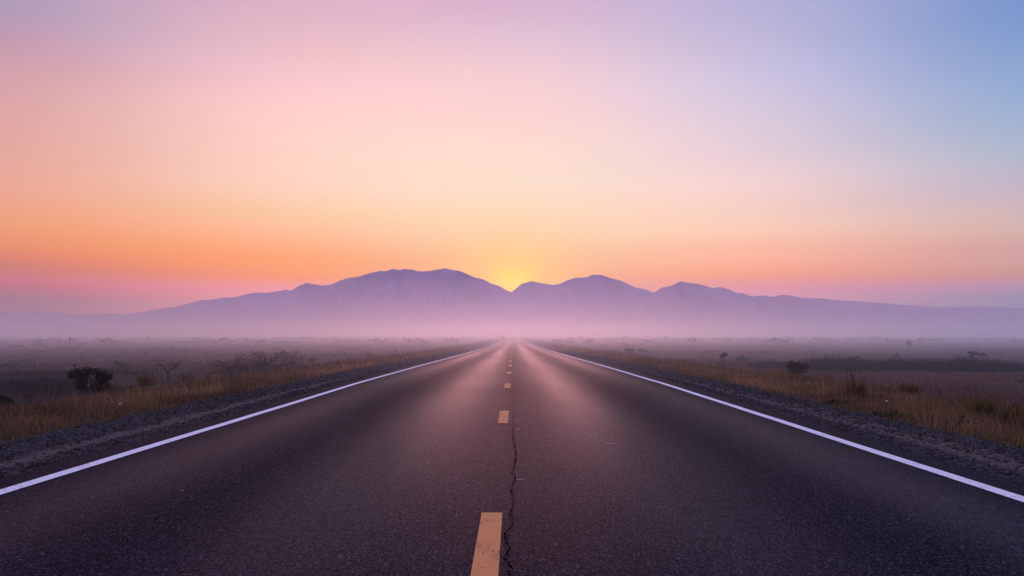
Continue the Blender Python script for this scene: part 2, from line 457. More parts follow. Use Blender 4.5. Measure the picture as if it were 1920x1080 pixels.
# dark reed belt across the right-hand field and a shorter one on the left
def reeds(n, boxes):
    out = []
    tot = sum(b[6] for b in boxes)
    for (xa, xb, ya, yb, h0, depth, wt) in boxes:
        k = int(n * wt / tot)
        t = rs.rand(k); X = xa + (xb - xa) * t
        Y = ya + (yb - ya) * t + rs.normal(0, depth, k)
        h = h0 * (.55 + .6 * rs.rand(k)) * (1 + .85 * fbm(X / 1.7, Y / 3, 4))
        col = (.4 * palette(k, [.0, .03, .2, .3, .5]) + .6 * np.array([.035, .042, .03])) * np.array([.6, .75, 1.1])
        out.append(blades(X, Y, zg(X, Y), h, np.full(k, .03), rs.rand(k) * .6, col, col * 1.1))
    return out
off = 0; V = []; Fc = []; Cc = []
for a, b_, c in reeds(15000, [(16.5, 31, 38, 37.0, .58, .9, 1.3), (31, 40, 37, 36, .58, .9, .6), (14, 17, 40, 38, .4, .9, .22), (-21, -16, 25.5, 24.5, .36, .8, .35), (-23, -18, 31, 33, .3, .7, .25)]):
    V.append(a); Fc.append(b_ + off); Cc.append(c); off += len(a)
o = link_mesh('reeds', np.concatenate(V), np.concatenate(Fc), M_GRASS, col=np.concatenate(Cc))
tag(o, 'dark blue green belt of reeds across the plain right of the road', 'reeds', kind='stuff')

# ------------------------------------------------------------------ plants as things
def tube(P, r, seg=5):
    P = np.asarray(P, float); n = len(P); v = []; f = []
    for i in range(n):
        t = P[min(i + 1, n - 1)] - P[max(i - 1, 0)]; t /= max(np.linalg.norm(t), 1e-9)
        a = np.cross(t, [0.3, 1, .2]); a /= max(np.linalg.norm(a), 1e-9); b = np.cross(t, a)
        for k in range(seg):
            q = 2 * math.pi * k / seg
            v.append(P[i] + r[i] * (math.cos(q) * a + math.sin(q) * b))
    for i in range(n - 1):
        for k in range(seg):
            k2 = (k + 1) % seg
            f.append((i * seg + k, i * seg + k2, (i + 1) * seg + k2, (i + 1) * seg + k))
    f.append(tuple(range((n - 1) * seg, n * seg)))
    return v, f
class MB:
    def __init__(s): s.v = []; s.f = []
    def add(s, vf):
        o = len(s.v); s.v += [tuple(p) for p in vf[0]]; s.f += [tuple(i + o for i in q) for q in vf[1]]
def bent(p, q, n, jit):
    p = np.asarray(p, float); q = np.asarray(q, float)
    L = np.linalg.norm(q - p)
    pts = [p + (q - p) * t + (rs.normal(0, jit * L, 3) if 0 < t < 1 else 0) for t in np.linspace(0, 1, n)]
    return np.array(pts)

def leaves_mesh(P, size, colr, var=.35):
    n = len(P)
    d = rs.normal(0, 1, (n, 3)); d /= np.linalg.norm(d, axis=1)[:, None]
    e = np.cross(d, rs.normal(0, 1, (n, 3))); e /= np.linalg.norm(e, axis=1)[:, None]
    s = size * rs.uniform(.6, 1.4, (n, 1))
    v = np.stack([P - d * s * .5, P + e * s * .28, P + d * s * .5 + np.cross(d, e) * s * .1, P - e * s * .28], 1).reshape(-1, 3)
    f = (np.arange(n)[:, None] * 4 + np.arange(4)[None])
    c = np.asarray(colr)[None] * rs.uniform(1 - var, 1 + var, (n, 1)) * rs.uniform(.85, 1.15, (n, 3))
    return v, f, np.repeat(c, 4, 0)

LEAF_DARK = (.010, .016, .011); LEAF_MID = (.022, .030, .016); LEAF_DRY = (.07, .052, .026)
def shrub(name, loc, d, base_px, lobes, label, cat, colr=LEAF_DARK, n=1500, size=.06, stems=7, trunk=None, group=None, sprigs=0, flat=False):
    """lobes in photo pixels: (px, py, rx, ry); they are turned into metres at the shrub's own distance"""
    k = d / F
    root = empty(name, loc); tag(root, label, cat, group)
    bx, by = base_px
    L = [((px - bx) * k, (by - py) * k, rx * k, ry * k) for px, py, rx, ry in lobes]
    area = np.array([rx * ry for _, _, rx, ry in L]); cnt = (n * area / area.sum()).astype(int) + 1
    P = []; mb = MB()
    forks = []
    if trunk:
        h, r = trunk[0] * k, trunk[1] * k
        q = (rs.normal(0, .04) * h, rs.normal(0, .04) * h, h)
        mb.add(tube(bent((0, 0, -.08), q, 4, .03), [r * 1.3, r, r * .85, r * .7], 6)); start = q; r0 = r * .6
    else:
        start = None; r0 = max(.012, .0009 * d)
    for (cx, cz, rx, rz), c in zip(L, cnt):
        dy = rs.normal(0, .15) * rx
        u = rs.normal(0, 1, (c, 3)); u /= np.linalg.norm(u, axis=1)[:, None]
        rad = rs.rand(c, 1)**.5 * (1 + .18 * rs.normal(0, 1, (c, 1)))
        p = u * rad * np.array([rx, rx * .9, rz]) + np.array([cx, dy, cz])
        # leaves gather on clumps, leaving gaps
        nc = max(4, c // 45)
        cen = p[rs.choice(c, nc)]
        j = rs.randint(0, nc, c); pull = (rs.rand(c, 1) < .75)
        p = np.where(pull, cen[j] + rs.normal(0, .16, (c, 3)) * np.array([rx, rx, rz]), p)
        p[:, 2] = np.maximum(p[:, 2], .01)
        P.append(p)
        for s in range(max(1, stems // len(L)) + (1 if trunk else 0)):
            b0 = start if start is not None else (rs.normal(0, .06) * rx, rs.normal(0, .1) * rx, -.08)
            tip = cen[rs.randint(nc)]
            mid = bent(b0, tip, 5, .05)
            mb.add(tube(mid, np.linspace(r0, r0 * .35, 5), 5))
            for _ in range(3):
                t2 = cen[rs.randint(nc)]
                mb.add(tube(bent(mid[rs.randint(2, 5)], t2, 3, .06), [r0 * .4, r0 * .28, r0 * .15], 4))
        for _ in range(sprigs):
            t0 = np.array([cx + rs.normal(0, .5) * rx, dy, cz + rz * .6]); t1 = t0 + np.array([rs.normal(0, .35) * rx, rs.normal(0, .3) * rx, rz * rs.uniform(.5, 1.0)])
            mb.add(tube(bent(t0, t1, 4, .06), np.linspace(r0 * .4, r0 * .15, 4), 4))
            m_ = 10
            P.append(t0 + (t1 - t0) * rs.rand(m_, 1) + rs.normal(0, .05, (m_, 3)) * rx)
    P = np.concatenate(P)
    v, f, c = leaves_mesh(P, size, colr)
    link_mesh('stem' if not trunk else 'trunk', np.array(mb.v), mb.f, M_BARK, root, smooth=True)
    link_mesh('foliage' if not trunk else 'crown', v, f, M_LEAF, root, col=c)
    return root

def twigs(name, loc, d, base_px, tips, label, cat, r=.02, n_fork=3, leaves=0, colr=LEAF_DRY, group=None, arch=.0, dense=1):
    k = d / F; bx, by = base_px
    root = empty(name, loc); tag(root, label, cat, group)
    mb = MB(); LP = []
    for px, py in tips:
        for _ in range(dense):
            t = np.array([(px - bx) * k, rs.normal(0, .12), (by - py) * k])
            b0 = np.array([t[0] * rs.uniform(.2, .7) + rs.normal(0, .08), rs.normal(0, .2), -.06])
            pts = bent(b0, t, 6, .035)
            if arch: pts[:, 2] += arch * np.sin(np.linspace(0, math.pi, 6)) * abs(t[2])
            mb.add(tube(pts, np.linspace(r, r * .3, 6), 5))
            for _ in range(n_fork):
                i = rs.randint(2, 6); L = np.linalg.norm(t - b0) * rs.uniform(.2, .5)
                q = pts[i] + np.array([rs.normal(0, .8), rs.normal(0, .5), rs.uniform(-.1, .7)]) * L
                br = bent(pts[i], q, 4, .07); mb.add(tube(br, np.linspace(r * .45, r * .18, 4), 4)); LP.append(br)
                for _ in range(2):
                    q2 = br[2] + np.array([rs.normal(0, .5), rs.normal(0, .4), rs.uniform(-.2, .5)]) * L * .6
                    b2 = bent(br[2], q2, 3, .08); mb.add(tube(b2, [r * .25, r * .2, r * .12], 4)); LP.append(b2)
    link_mesh('branches', np.array(mb.v), mb.f, M_BARK, root, smooth=True)
    if leaves:
        pool = np.concatenate(LP); P = pool[rs.choice(len(pool), leaves)] + rs.normal(0, .06, (leaves, 3))
        P[:, 2] = np.maximum(P[:, 2] - rs.rand(leaves) * .15, 0)
        v, f, c = leaves_mesh(P, .05, colr); link_mesh('foliage', v, f, M_LEAF, root, col=c)
    return root

def clump(name, px, py, wpx, hpx, label, wts, n=500, lean=.5, group=None, seeds=0, w=.010, cat='grass clump'):
    loc, d = ground_hit(px, py); k = d / F
    root = empty(name, loc); tag(root, label, cat, group)
    a = rs.rand(n) * 6.283; r = np.sqrt(rs.rand(n)) * wpx * k / 2 * .75
    X, Y = np.cos(a) * r, np.sin(a) * r * .7
    h = hpx * k * rs.uniform(.45, 1.0, n) * (1 - .35 * (r / (wpx * k / 2))**2)
    col = palette(n, wts)
    v, f, c = blades(X, Y, np.zeros(n), h, np.maximum(w, d * .0006) * rs.uniform(.7, 1.3, n), rs.rand(n) * lean, col, col * 1.2)
    link_mesh('blades', v, f, M_GRASS, root, col=c)
    if seeds:
        for _ in range(seeds):
            b0 = np.array([rs.normal(0, .25) * wpx * k, rs.normal(0, .2) * wpx * k, 0]); t = b0 + np.array([rs.normal(0, .12), rs.normal(0, .1), 1.0]) * hpx * k * rs.uniform(.8, 1.15)
            mb = MB(); mb.add(tube(bent(b0, t, 4, .03), [.006, .005, .004, .003], 4))
            st = link_mesh('stalk', np.array(mb.v), mb.f, M_BARK, root)
            sp_ = bent(t - np.array([0, 0, .03]), t + np.array([rs.normal(0, .015), 0, .07]), 6, .04); v, f = tube(sp_, [.003, .006, .008, .007, .005, .002], 6)
            link_mesh('seed_head', np.array(v), f, M_POST, st)
    return root

# ---- left of the road
loc, d = ground_hit(157, 739)
shrub('shrub', loc, d, (157, 739), [(132, 705, 8, 7), (146, 701, 13, 11), (161, 699, 11, 9), (150, 713, 11, 11), (154, 722, 9, 12), (156, 731, 8, 9), (172, 697, 6, 6)],
      'near black leafy shrub flaring upwards like a vase, left one of a touching pair', 'shrub', n=2900, size=.052, stems=18, sprigs=3)
loc, d = ground_hit(190, 739)
shrub('shrub', loc, d, (190, 739), [(186, 706, 12, 10), (200, 708, 9, 11), (190, 721, 16, 14), (194, 730, 15, 10), (178, 728, 9, 9), (180, 697, 6, 5)],
      'rounded dark green shrub touching the vase shaped one on its right', 'shrub', n=2700, size=.052, stems=16, sprigs=3)
loc, d = ground_hit(3, 762)
shrub('shrub', loc, d, (3, 762), [(0, 748, 14, 9), (16, 752, 9, 7), (-14, 748, 12, 10)], 'low dark green bush cut by the left picture edge', 'shrub', LEAF_MID, n=1500, size=.05)
loc, d = ground_hit(316, 722)
root = empty('bare_tree', loc); tag(root, 'small leafless tree forking into a wide Y in the left field', 'tree')
k = d / F; mb = MB(); mb2 = MB()
mb.add(tube(bent((0, 0, -.1), (0, 0, 23 * k), 5, .02), np.array([.045, .04, .036, .034, .03]), 6))
fk = np.array([0, 0, 23 * k])
for tx, tz, r in ((-20, 41, .022), (21, 43, .024), (-9, 34, .015), (3, 42, .012)):
    p = bent(fk, (tx * k, rs.normal(0, .05), tz * k), 6, .03); mb2.add(tube(p, np.linspace(r, r * .4, 6), 5))
    for _ in range(6):
        i = rs.randint(2, 6); q = p[i] + np.array([np.sign(tx) * rs.uniform(0, 9), rs.normal(0, 4), rs.uniform(-2, 7)]) * k
        mb2.add(tube(bent(p[i], q, 3, .06), [r * .45, r * .35, r * .2], 4))
link_mesh('trunk', np.array(mb.v), mb.f, M_BARK, root, smooth=True); link_mesh('branches', np.array(mb2.v), mb2.f, M_BARK, root, smooth=True)

loc, d = ground_hit(442, 706)
twigs('bramble_bush', loc, d, (442, 706), [(x, 675 + 8 * abs(x - 448) / 40 + rs.normal(0, 3)) for x in range(408, 478, 6)],
      'leafy brown bramble thicket nearest the camera on the left verge', 'bush', r=.010, n_fork=5, leaves=700, arch=.12, dense=2)
loc, d = ground_hit(495, 698)
twigs('bramble_bush', loc, d, (495, 698), [(x, 668 + rs.normal(0, 3)) for x in range(470, 522, 6)],
      'tangled bush of bare arching twigs in the middle of the left thicket', 'bush', r=.012, n_fork=5, leaves=280, arch=.18, dense=2)
loc, d = ground_hit(545, 692)
twigs('bramble_bush', loc, d, (545, 692), [(x, 664 + .12 * max(0, x - 540) + rs.normal(0, 2)) for x in range(515, 575, 6)],
      'dark twiggy bush at the far end of the left verge thicket', 'bush', r=.014, n_fork=5, leaves=220, arch=.2, dense=2)
G1 = 'tall grass clumps on the left verge'
clump('grass_clump', 222, 741, 34, 24, 'dim green tall grass clump beside the rounded dark shrub', [.05, .1, .4, .3, .15], 500, group=G1)
clump('grass_clump', 272, 727, 44, 34, 'brown tall weed clump between the dark shrubs and the bare tree', [.05, .25, .4, .15, .15], 500, group=G1, seeds=8)
clump('grass_clump', 352, 715, 40, 20, 'green tinged grass clump just right of the bare forked tree', [.05, .1, .4, .35, .1], 400, group=G1)
clump('grass_clump', 586, 682, 16, 17, 'upright dark grass clump right after the bramble thicket', [.05, .2, .4, .2, .15], 260, group=G1, seeds=3)
clump('grass_clump', 690, 668, 16, 10, 'small dark weed clump on the far left verge, taller than its neighbour', [.05, .2, .4, .2, .15], 220, group=G1, seeds=2)
clump('grass_clump', 742, 661, 14, 7, 'tiny weed clump farthest along the left verge', [.05, .2, .4, .2, .15], 180, group=G1)

def bush_at(px, dist, wpx, hpx, label, colr=LEAF_MID, n=260, group=None, cat='bush', name='bush'):
    loc, d = at_dist(px, dist)
    by = CY + (EYE - loc.z) / d * F
    lob = [(px, by - hpx * .5, wpx * .42, hpx * .5), (px - wpx * .28, by - hpx * .38, wpx * .25, hpx * .38), (px + wpx * .27, by - hpx * .42, wpx * .25, hpx * .42)]
    return shrub(name, loc, d, (px, by), lob, label, cat, colr, n=n, size=max(.05, d * .0014), stems=4, group=group)
G2 = 'faded bushes on the misty left plain'
bush_at(318, 112, 19, 9, 'compact square topped dark bush on the misty left plain', LEAF_DARK, 420, G2)
bush_at(346, 100, 21, 7, 'low dome shaped bush to the right of the square topped one', LEAF_MID, 380, G2)
bush_at(292, 108, 26, 5, 'flat spreading bush to the left of the square topped one', LEAF_MID, 300, G2)
bush_at(130, 118, 46, 6, 'wide flat bush at the foot of the thin post', LEAF_MID, 420, G2)
bush_at(30, 128, 28, 9, 'pointed pale bush near the left picture edge', LEAF_MID, 320, G2)
bush_at(68, 150, 24, 9, 'rounded pale bush midway between the left edge and the post', LEAF_MID, 320, G2)
bush_at(152, 150, 22, 8, 'pale ragged bush just behind the thin post', LEAF_MID, 260, G2)
bush_at(555, 92, 7, 8, 'small upright bush in the mist above the bramble thicket', LEAF_MID, 160, G2)
bush_at(515, 115, 26, 5, 'long flat bush in the mist above the twiggy thicket', LEAF_MID, 260, G2)
bush_at(660, 120, 30, 6, 'hazy mound of scrub left of the road in the middle distance', LEAF_MID, 260, G2)
loc, d = at_dist(130, 117)
mb = MB(); mb.add(tube([(0, 0, -.2), (.01, 0, .8), (.02, 0, 1.6), (.03, 0, 2.05)], [.055, .05, .048, .045], 8)); 
root = empty('wooden_post', loc); tag(root, 'thin lone wooden post standing in the mist on the left plain', 'post')
link_mesh('pole', np.array(mb.v), mb.f, M_POST, root)
mb = MB(); mb.add(tube([(.03, 0, 2.05), (.03, 0, 2.10)], [.062, .05], 8)); link_mesh('cap', np.array(mb.v), mb.f, M_POST, root)

# ---- right of the road
loc, d = ground_hit(1493, 707)
shrub('shrub', loc, d, (1493, 707), [(1487, 687, 8, 8), (1500, 692, 10, 8), (1510, 687, 6, 5), (1481, 687, 4, 5), (1493, 699, 11, 9), (1493, 690, 13, 9)],
      'dark rounded shrub standing alone beyond the right verge', 'shrub', (.005, .008, .007), n=5200, size=.085, stems=12, sprigs=1)
loc, d = ground_hit(1357, 683)
shrub('small_tree', loc, d, (1357, 683), [(1357, 667, 6, 5), (1361, 664, 4, 3), (1353, 668, 3.5, 3)], 'tiny tree with a tight dark crown on a thick short trunk', 'tree', n=420, size=.10, trunk=(11, 1.1), stems=3)
loc, d = ground_hit(1180, 666)
shrub('shrub', loc, d, (1180, 666), [(1180, 656, 7, 5), (1176, 658, 4, 3), (1185, 657, 4, 4)], 'small dark bush at the right verge, nearest the road', 'shrub', n=420, size=.12, stems=4)
loc, d = ground_hit(1207, 665)
shrub('small_tree', loc, d, (1207, 665), [(1202, 657, 7, 2.2), (1213, 658, 6, 2), (1204, 655, 3, 1.6)], 'low flat topped tree right beside the small dark verge bush', 'tree', n=300, size=.12, trunk=(5, .6), stems=3)
loc, d = ground_hit(1174, 652)
shrub('shrub', loc, d, (1174, 652), [(1171, 646, 4, 4), (1178, 647, 6, 3), (1187, 649, 5, 2)], 'faint low bush behind the small dark verge bush', 'shrub', LEAF_MID, n=300, size=.16, stems=3)
G3 = 'thin umbrella trees on the misty right plain'
def umbrella(px, dist, hpx, wpx, label, colr=LEAF_DARK, n=160, thin=True, group=G3, rx=1.0):
    loc, d = at_dist(px, dist); by = CY + (EYE - loc.z) / d * F; t = by - hpx
    lob = [(px - wpx * .28, t + hpx * .30, wpx * .22, hpx * .10), (px + wpx * .05, t + hpx * .12, wpx * .26, hpx * .11), (px + wpx * .3, t + hpx * .32, wpx * .2, hpx * .09)]
    return shrub('umbrella_tree', loc, d, (px, by), lob, label, 'tree', colr, n=n, size=max(.06, d * .0013), trunk=(hpx * .45, max(.5, .03 * hpx)), stems=3, group=group)
umbrella(1299, 150, 17, 17, 'faint flat topped tree in the mist nearest the road on the right')
umbrella(1450, 170, 15, 14, 'faintest small flat topped tree in the mist above the lone right shrub')
umbrella(1705, 110, 17, 13, 'thin open crowned tree in the mist beyond the dark reed belt', n=110)
loc, d = ground_hit(1832, 681)
shrub('umbrella_tree', loc, d, (1832, 681), [(1826, 663, 9, 5), (1838, 664, 10, 3), (1822, 668, 5, 3), (1847, 667, 6, 1.6)], 'dark spreading tree with a lopsided flat crown above the reed belt', 'tree', n=700, size=.10, trunk=(8, .9), stems=4)
loc, d = ground_hit(1680, 676)
shrub('shrub', loc, d, (1680, 676), [(1681, 668, 7, 6), (1673, 671, 5, 4), (1688, 672, 4, 3)], 'small rounded bush poking up behind the dark reed belt', 'shrub', LEAF_MID, n=420, size=.11, stems=4)
bush_at(1404, 80, 14, 5, 'small flat bush on the misty right plain, left of a wider one', LEAF_MID, 200, 'faded bushes on the misty right plain')
bush_at(1437, 82, 24, 5, 'wide flat bush on the misty right plain above the lone shrub', LEAF_MID, 260, 'faded bushes on the misty right plain')
bush_at(1521, 100, 8, 5, 'tiny round bush in the mist just right above the lone shrub', LEAF_MID, 120, 'faded bushes on the misty right plain')
bush_at(1760, 240, 22, 6, 'pale long bush in the mist between the two flat crowned trees', LEAF_MID, 200, 'faded bushes on the misty right plain')
bush_at(1235, 96, 12, 4, 'flat little bush in the mist beside the right verge', LEAF_MID, 160, 'faded bushes on the misty right plain')
G4 = 'tall grass clumps on the right verge'
clump('grass_clump', 1456, 708, 34, 22, 'reddish dry grass clump directly left of the lone dark shrub', [.2, .5, .2, .05, .05], 420, group=G4, seeds=5)
clump('grass_clump', 1548, 722, 30, 26, 'sparse clump of tall seed stalks right of the lone shrub', [.1, .45, .3, .1, .05], 260, group=G4, seeds=9)
clump('grass_clump', 1606, 752, 38, 52, 'tall dark weed clump with seed heads in the right verge', [.10, .22, .38, .2, .1], 420, lean=.7, group=G4, seeds=9)
clump('grass_clump', 1660, 747, 60, 30, 'broad olive grass clump between the tall weeds and the spiky one', [.05, .2, .45, .2, .1], 600, group=G4)
clump('grass_clump', 1704, 750, 46, 42, 'dark green spiky grass clump in the right verge', [.05, .12, .38, .33, .12], 620, lean=.95, group=G4, w=.010)
clump('grass_clump', 1842, 790, 60, 62, 'tallest green grass clump near the right picture edge', [.10, .2, .42, .25, .03], 480, lean=.8, group=G4, seeds=4)
clump('grass_clump', 1900, 800, 70, 50, 'dark low grass clump touching the right picture edge', [.08, .2, .4, .22, .1], 500, lean=.8, group=G4)
clump('grass_clump', 1290, 682, 60, 12, 'low dark brown grass clump midway along the right verge', [.05, .3, .4, .1, .15], 420, group=G4)
G5 = 'broad leaved weeds at the edge of the right gravel'
def weed(px, py, wpx, hpx, label, n, colr):
    loc, d = ground_hit(px, py)
    lob = [(px, py - hpx * .45, wpx * .32, hpx * .45), (px - wpx * .3, py - hpx * .3, wpx * .22, hpx * .32), (px + wpx * .3, py - hpx * .25, wpx * .25, hpx * .28)]
    return shrub('leafy_weed', loc, d, (px, py), lob, label, 'weed', colr, n=n, size=.032, stems=9, group=G5)
weed(1572, 762, 60, 18, 'dark leafy weed patch below the tall right weeds', 700, (.020, .028, .013))
weed(1672, 786, 58, 22, 'green leafy weed patch spreading over the right gravel edge', 900, (.036, .052, .014))
weed(1815, 800, 70, 20, 'very dark leafy weed patch beneath the tallest right grass clump', 800, (.018, .026, .012))
def flower(px, py, hpx, label):
    loc, d = ground_hit(px, py + hpx); k = d / F; h = hpx * k
    root = empty('wildflower', loc); tag(root, label, 'flower')
    mb = MB(); mb.add(tube(bent((0, 0, -.03), (.01, 0, h), 4, .02), [.004] * 4, 5)); link_mesh('stem', np.array(mb.v), mb.f, M_BARK, root)
    v = [(.01, 0, h + .006)]; f = []
    for q in range(14):
        a = q / 14 * 6.283; r = .015 if q % 2 else .009
        v.append((.01 + r * math.cos(a), r * math.sin(a) * .9 - .004, h + .012 * math.sin(a) + (.004 if q % 2 else -.002)))
    for q in range(14): f.append((0, 1 + q, 1 + (q + 1) % 14))
    link_mesh('bloom', np.array(v), f, M_PETAL, root)
flower(1661, 752, 30, 'white flower on a thin stem above the green weed patch')
flower(224, 757, 22, 'white flower in the left verge grass below the dark shrubs')

# ---- low scrub scattered over the nearer plain, each bush a thing of its own
SC = 'small low dark scrub bush scattered in the grass of the misty plain'
src = None
spots = []
while len(spots) < 46:
    dist = math.exp(rs.uniform(math.log(34), math.log(170))); px = rs.uniform(-60, 1980)
    X = (px - CX) / F * dist
    if abs(X) > 11 + dist * .03 and fbm(X / 14 + 3, dist / 7 + 8, 3) > -.15: spots.append((px, dist))
for px, dist in spots:
    loc, d = at_dist(px, dist)
    if src is None:
        src = bush_at(px, 60, 30, 9, SC, LEAF_MID, 380, 'low scrub scattered over the plain', 'scrub bush', 'low_scrub'); o = src
    else:
        o = src.copy(); C.objects.link(o)
        for ch in list(src.children):
            c = ch.copy(); C.objects.link(c); c.parent = o
    o.location = loc; o.rotation_euler.z = rs.rand() * 6.283
    q = rs.uniform(.5, 1.25); o.scale = (q * rs.uniform(.8, 1.6), q, q * rs.uniform(.6, 1.1))

# ---- far scrub line that closes the plain, every bush a thing of its own
G6 = 'low scrub bushes closing the plain in the far mist'
proto = {}
FAR = 'low rounded scrub bush in the faint far line of scrub closing the misty plain'
px = -120
i = 0
while px < 2050:
    dist = rs.uniform(190, 370)
    if abs((px - CX) / F * dist) > 14:
        key = rs.randint(0, 5)
        loc, d = at_dist(px, dist)
        W = rs.uniform(3.5, 9.0); Hh = rs.uniform(1.15, 1.9) + .15 * (fbm(px / 90.0, 4.0, 2))
        if key not in proto:
            r_ = bush_at(px, 260, 26, 9 if key else 8, FAR, LEAF_MID, 420, G6, 'scrub bush', 'scrub_bush'); proto[key] = r_
            r_['base_w'] = 26 / F * 260; r_.location = loc
            r_.scale = (W / (26 / F * 260), W / (26 / F * 260) * .7, Hh / (9 / F * 260))
        else:
            s = proto[key]; o = s.copy(); C.objects.link(o); o.location = loc; o.rotation_euler.z = rs.rand() * 6.283
            o.scale = (W / s['base_w'], W / s['base_w'] * .7, Hh / (9 / F * 260))
            for ch in list(s.children):
                c = ch.copy(); C.objects.link(c); c.parent = o
    px += rs.uniform(9, 26); i += 1
for o in proto.values(): del o['base_w']
for o in C.objects:
    if 'base_w' in o.keys(): del o['base_w']
# small trees by the far end of the road
for px, dist, h, lab in ((944, 300, 1.5, 'dark little bush beside the left edge of the vanishing road'),):
    bush_at(px, dist, 7, 6, lab, LEAF_DARK, 160)
umbrella(953, 700, 13, 9, 'ghostly tree left of the point where the road vanishes', group=None, n=200)
umbrella(976, 720, 13, 8, 'ghostly tree right of the point where the road vanishes', group=None, n=200)

# ------------------------------------------------------------------ mountains
def ridge(name, prof, dist, depth, seed, rough=1.0):
    P = np.array(prof, float)
    kx = dist / F
    xs_ = np.linspace(P[0, 0], P[-1, 0], int((P[-1, 0] - P[0, 0]) / 1.5))
    y_ = np.interp(xs_, P[:, 0], P[:, 1])
    H = (CY - y_) * kx + EYE + rough * 5.5 * fbm(xs_ / 11.0 + seed, np.full_like(xs_, seed), 4)
    X = (xs_ - CX) * kx
    vs = np.concatenate([-np.linspace(1, 0, 26)**1.3, np.linspace(.08, 1, 10)])
    U, Vv = np.meshgrid(X, vs); Hh = np.repeat(H[None], len(vs), 0)
    spur = np.abs(fbm(U / 420 + seed * 3.1 + Vv * .6, Vv * 1.4 + seed, 4))
    a = np.abs(Vv)
    fall = (1 - a)**1.15
    Z = Hh * fall * (1 - .95 * spur * np.clip(a * 4, 0, 1)) - 2.5 * a
    Z = np.maximum(Z, -2.5)
    Y = dist + Vv * depth * (1 + .25 * fbm(U / 900 + seed, Vv * 0 + 2.0, 2))
    # persp: keep each crest point where it is, flanks stay under the line of sight
    v = np.stack([U, Y, Z], -1).reshape(-1, 3)
    nx, ny = len(X), len(vs); i = np.arange(nx * ny).reshape(ny, nx)
    f = np.stack([i[:-1, :-1], i[:-1, 1:], i[1:, 1:], i[1:, :-1]], -1).reshape(-1, 4)
    return tag(link_mesh(name, v, f, M_ROCK, smooth=True), kind='structure')
LEFT = [(230, 592), (270, 584), (330, 575), (378, 563), (398, 562), (420, 558), (435, 558), (450, 555), (470, 550), (484, 548), (497, 549.5), (520, 546), (535, 543), (546, 545), (560, 536), (575, 530), (590, 533), (605, 536),
        (620, 533), (640, 525), (655, 521), (668, 519.5), (680, 516), (700, 510), (712, 508), (722, 508.5), (737, 504), (748, 506.5), (757, 504), (772, 506), (780, 508), (793, 509), (815, 506.5), (833, 502.5), (850, 506),
        (860, 508), (872, 512), (890, 520), (907, 523.5), (922, 532), (935, 536), (950, 544), (960, 548), (975, 553), (1000, 560), (1040, 570), (1090, 582), (1150, 596)]
MID = [(860, 590), (905, 575), (930, 563), (945, 555), (960, 547), (978, 532), (985, 530.5), (996, 526.5), (1010, 529.5), (1035, 534), (1046, 533.5), (1060, 527), (1078, 521), (1100, 520), (1112, 515), (1128, 515.5), (1145, 522),
       (1160, 525), (1180, 533), (1190, 539), (1205, 541), (1224, 547), (1250, 556), (1300, 570), (1350, 584)]
RIGHT = [(1120, 592), (1170, 570), (1205, 555), (1228, 547), (1240, 540), (1258, 536), (1276, 527), (1300, 532), (1312, 532.5), (1335, 540), (1350, 538.5), (1365, 542), (1382, 549), (1392, 549), (1410, 556), (1430, 554), (1450, 557),
         (1465, 553), (1480, 554), (1505, 558.5), (1545, 560), (1570, 563), (1640, 567.5), (1700, 572.5), (1760, 575.5), (1800, 576), (1830, 575), (1860, 576), (1920, 577), (1990, 579), (2100, 583), (2250, 592)]
LOW = [(-420, 596), (-260, 588), (-120, 583), (0, 584.5), (40, 586), (75, 583), (95, 585), (120, 588), (150, 590), (180, 587.5), (205, 588), (240, 590), (280, 592), (330, 595), (400, 602), (450, 609), (520, 618)]
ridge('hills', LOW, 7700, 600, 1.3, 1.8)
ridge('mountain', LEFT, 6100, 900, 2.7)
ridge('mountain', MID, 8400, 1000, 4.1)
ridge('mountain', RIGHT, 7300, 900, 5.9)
v = np.array([(-9600, 4320, -1), (9600, 4320, -1), (9600, 9600, -1), (-9600, 9600, -1)]); tag(link_mesh('far_plain', v, [(0, 1, 2, 3)], M_SOIL), kind='structure')

# ------------------------------------------------------------------ air: a wide thin haze and the ground mist inside it
def box(name, lo, hi, mat):
    x0, y0, z0 = lo; x1, y1, z1 = hi
    v = np.array([(x0, y0, z0), (x1, y0, z0), (x1, y1, z0), (x0, y1, z0), (x0, y0, z1), (x1, y0, z1), (x1, y1, z1), (x0, y1, z1)])
    f = [(0, 3, 2, 1), (4, 5, 6, 7), (0, 1, 5, 4), (1, 2, 6, 5), (2, 3, 7, 6), (3, 0, 4, 7)]
    return link_mesh(name, v, f, mat)
HAZE_D, MIST_D = .00005, .0048
o = box('haze', (-10000, -4600, -4), (10000, 10000, 900), make_volume('thin_haze', HAZE_D, .25, (1, .88, .80)))
tag(o, 'thin lilac haze veiling the mountains', 'haze', kind='stuff'); o.display_type = 'WIRE'
# the mist bank lies over the plain and thins out towards the viewer; one closed body of even density
MP = [(12, -1.1), (16, .2), (19, 1.3), (23, 2.6), (27, 3.4), (32, 4.0), (40, 4.5), (50, 4.95), (65, 5.45), (85, 5.9), (110, 6.3), (150, 6.6), (240, 6.9), (600, 7.1), (4300, 7.1), (4300, -2.6), (12, -2.6)]
n = len(MP)
v = [(x, y, z) for x in (-4300, 4300) for y, z in MP]
f = [tuple(range(n)), tuple(range(2 * n - 1, n - 1, -1))] + [((i + 1) % n, i, i + n, (i + 1) % n + n) for i in range(n)]
o = link_mesh('mist', np.array(v), f, make_volume('ground_mist', MIST_D, .72, (.95, .97, 1)))
tag(o, 'pink ground mist lying over the plain', 'mist', kind='stuff'); o.display_type = 'WIRE'

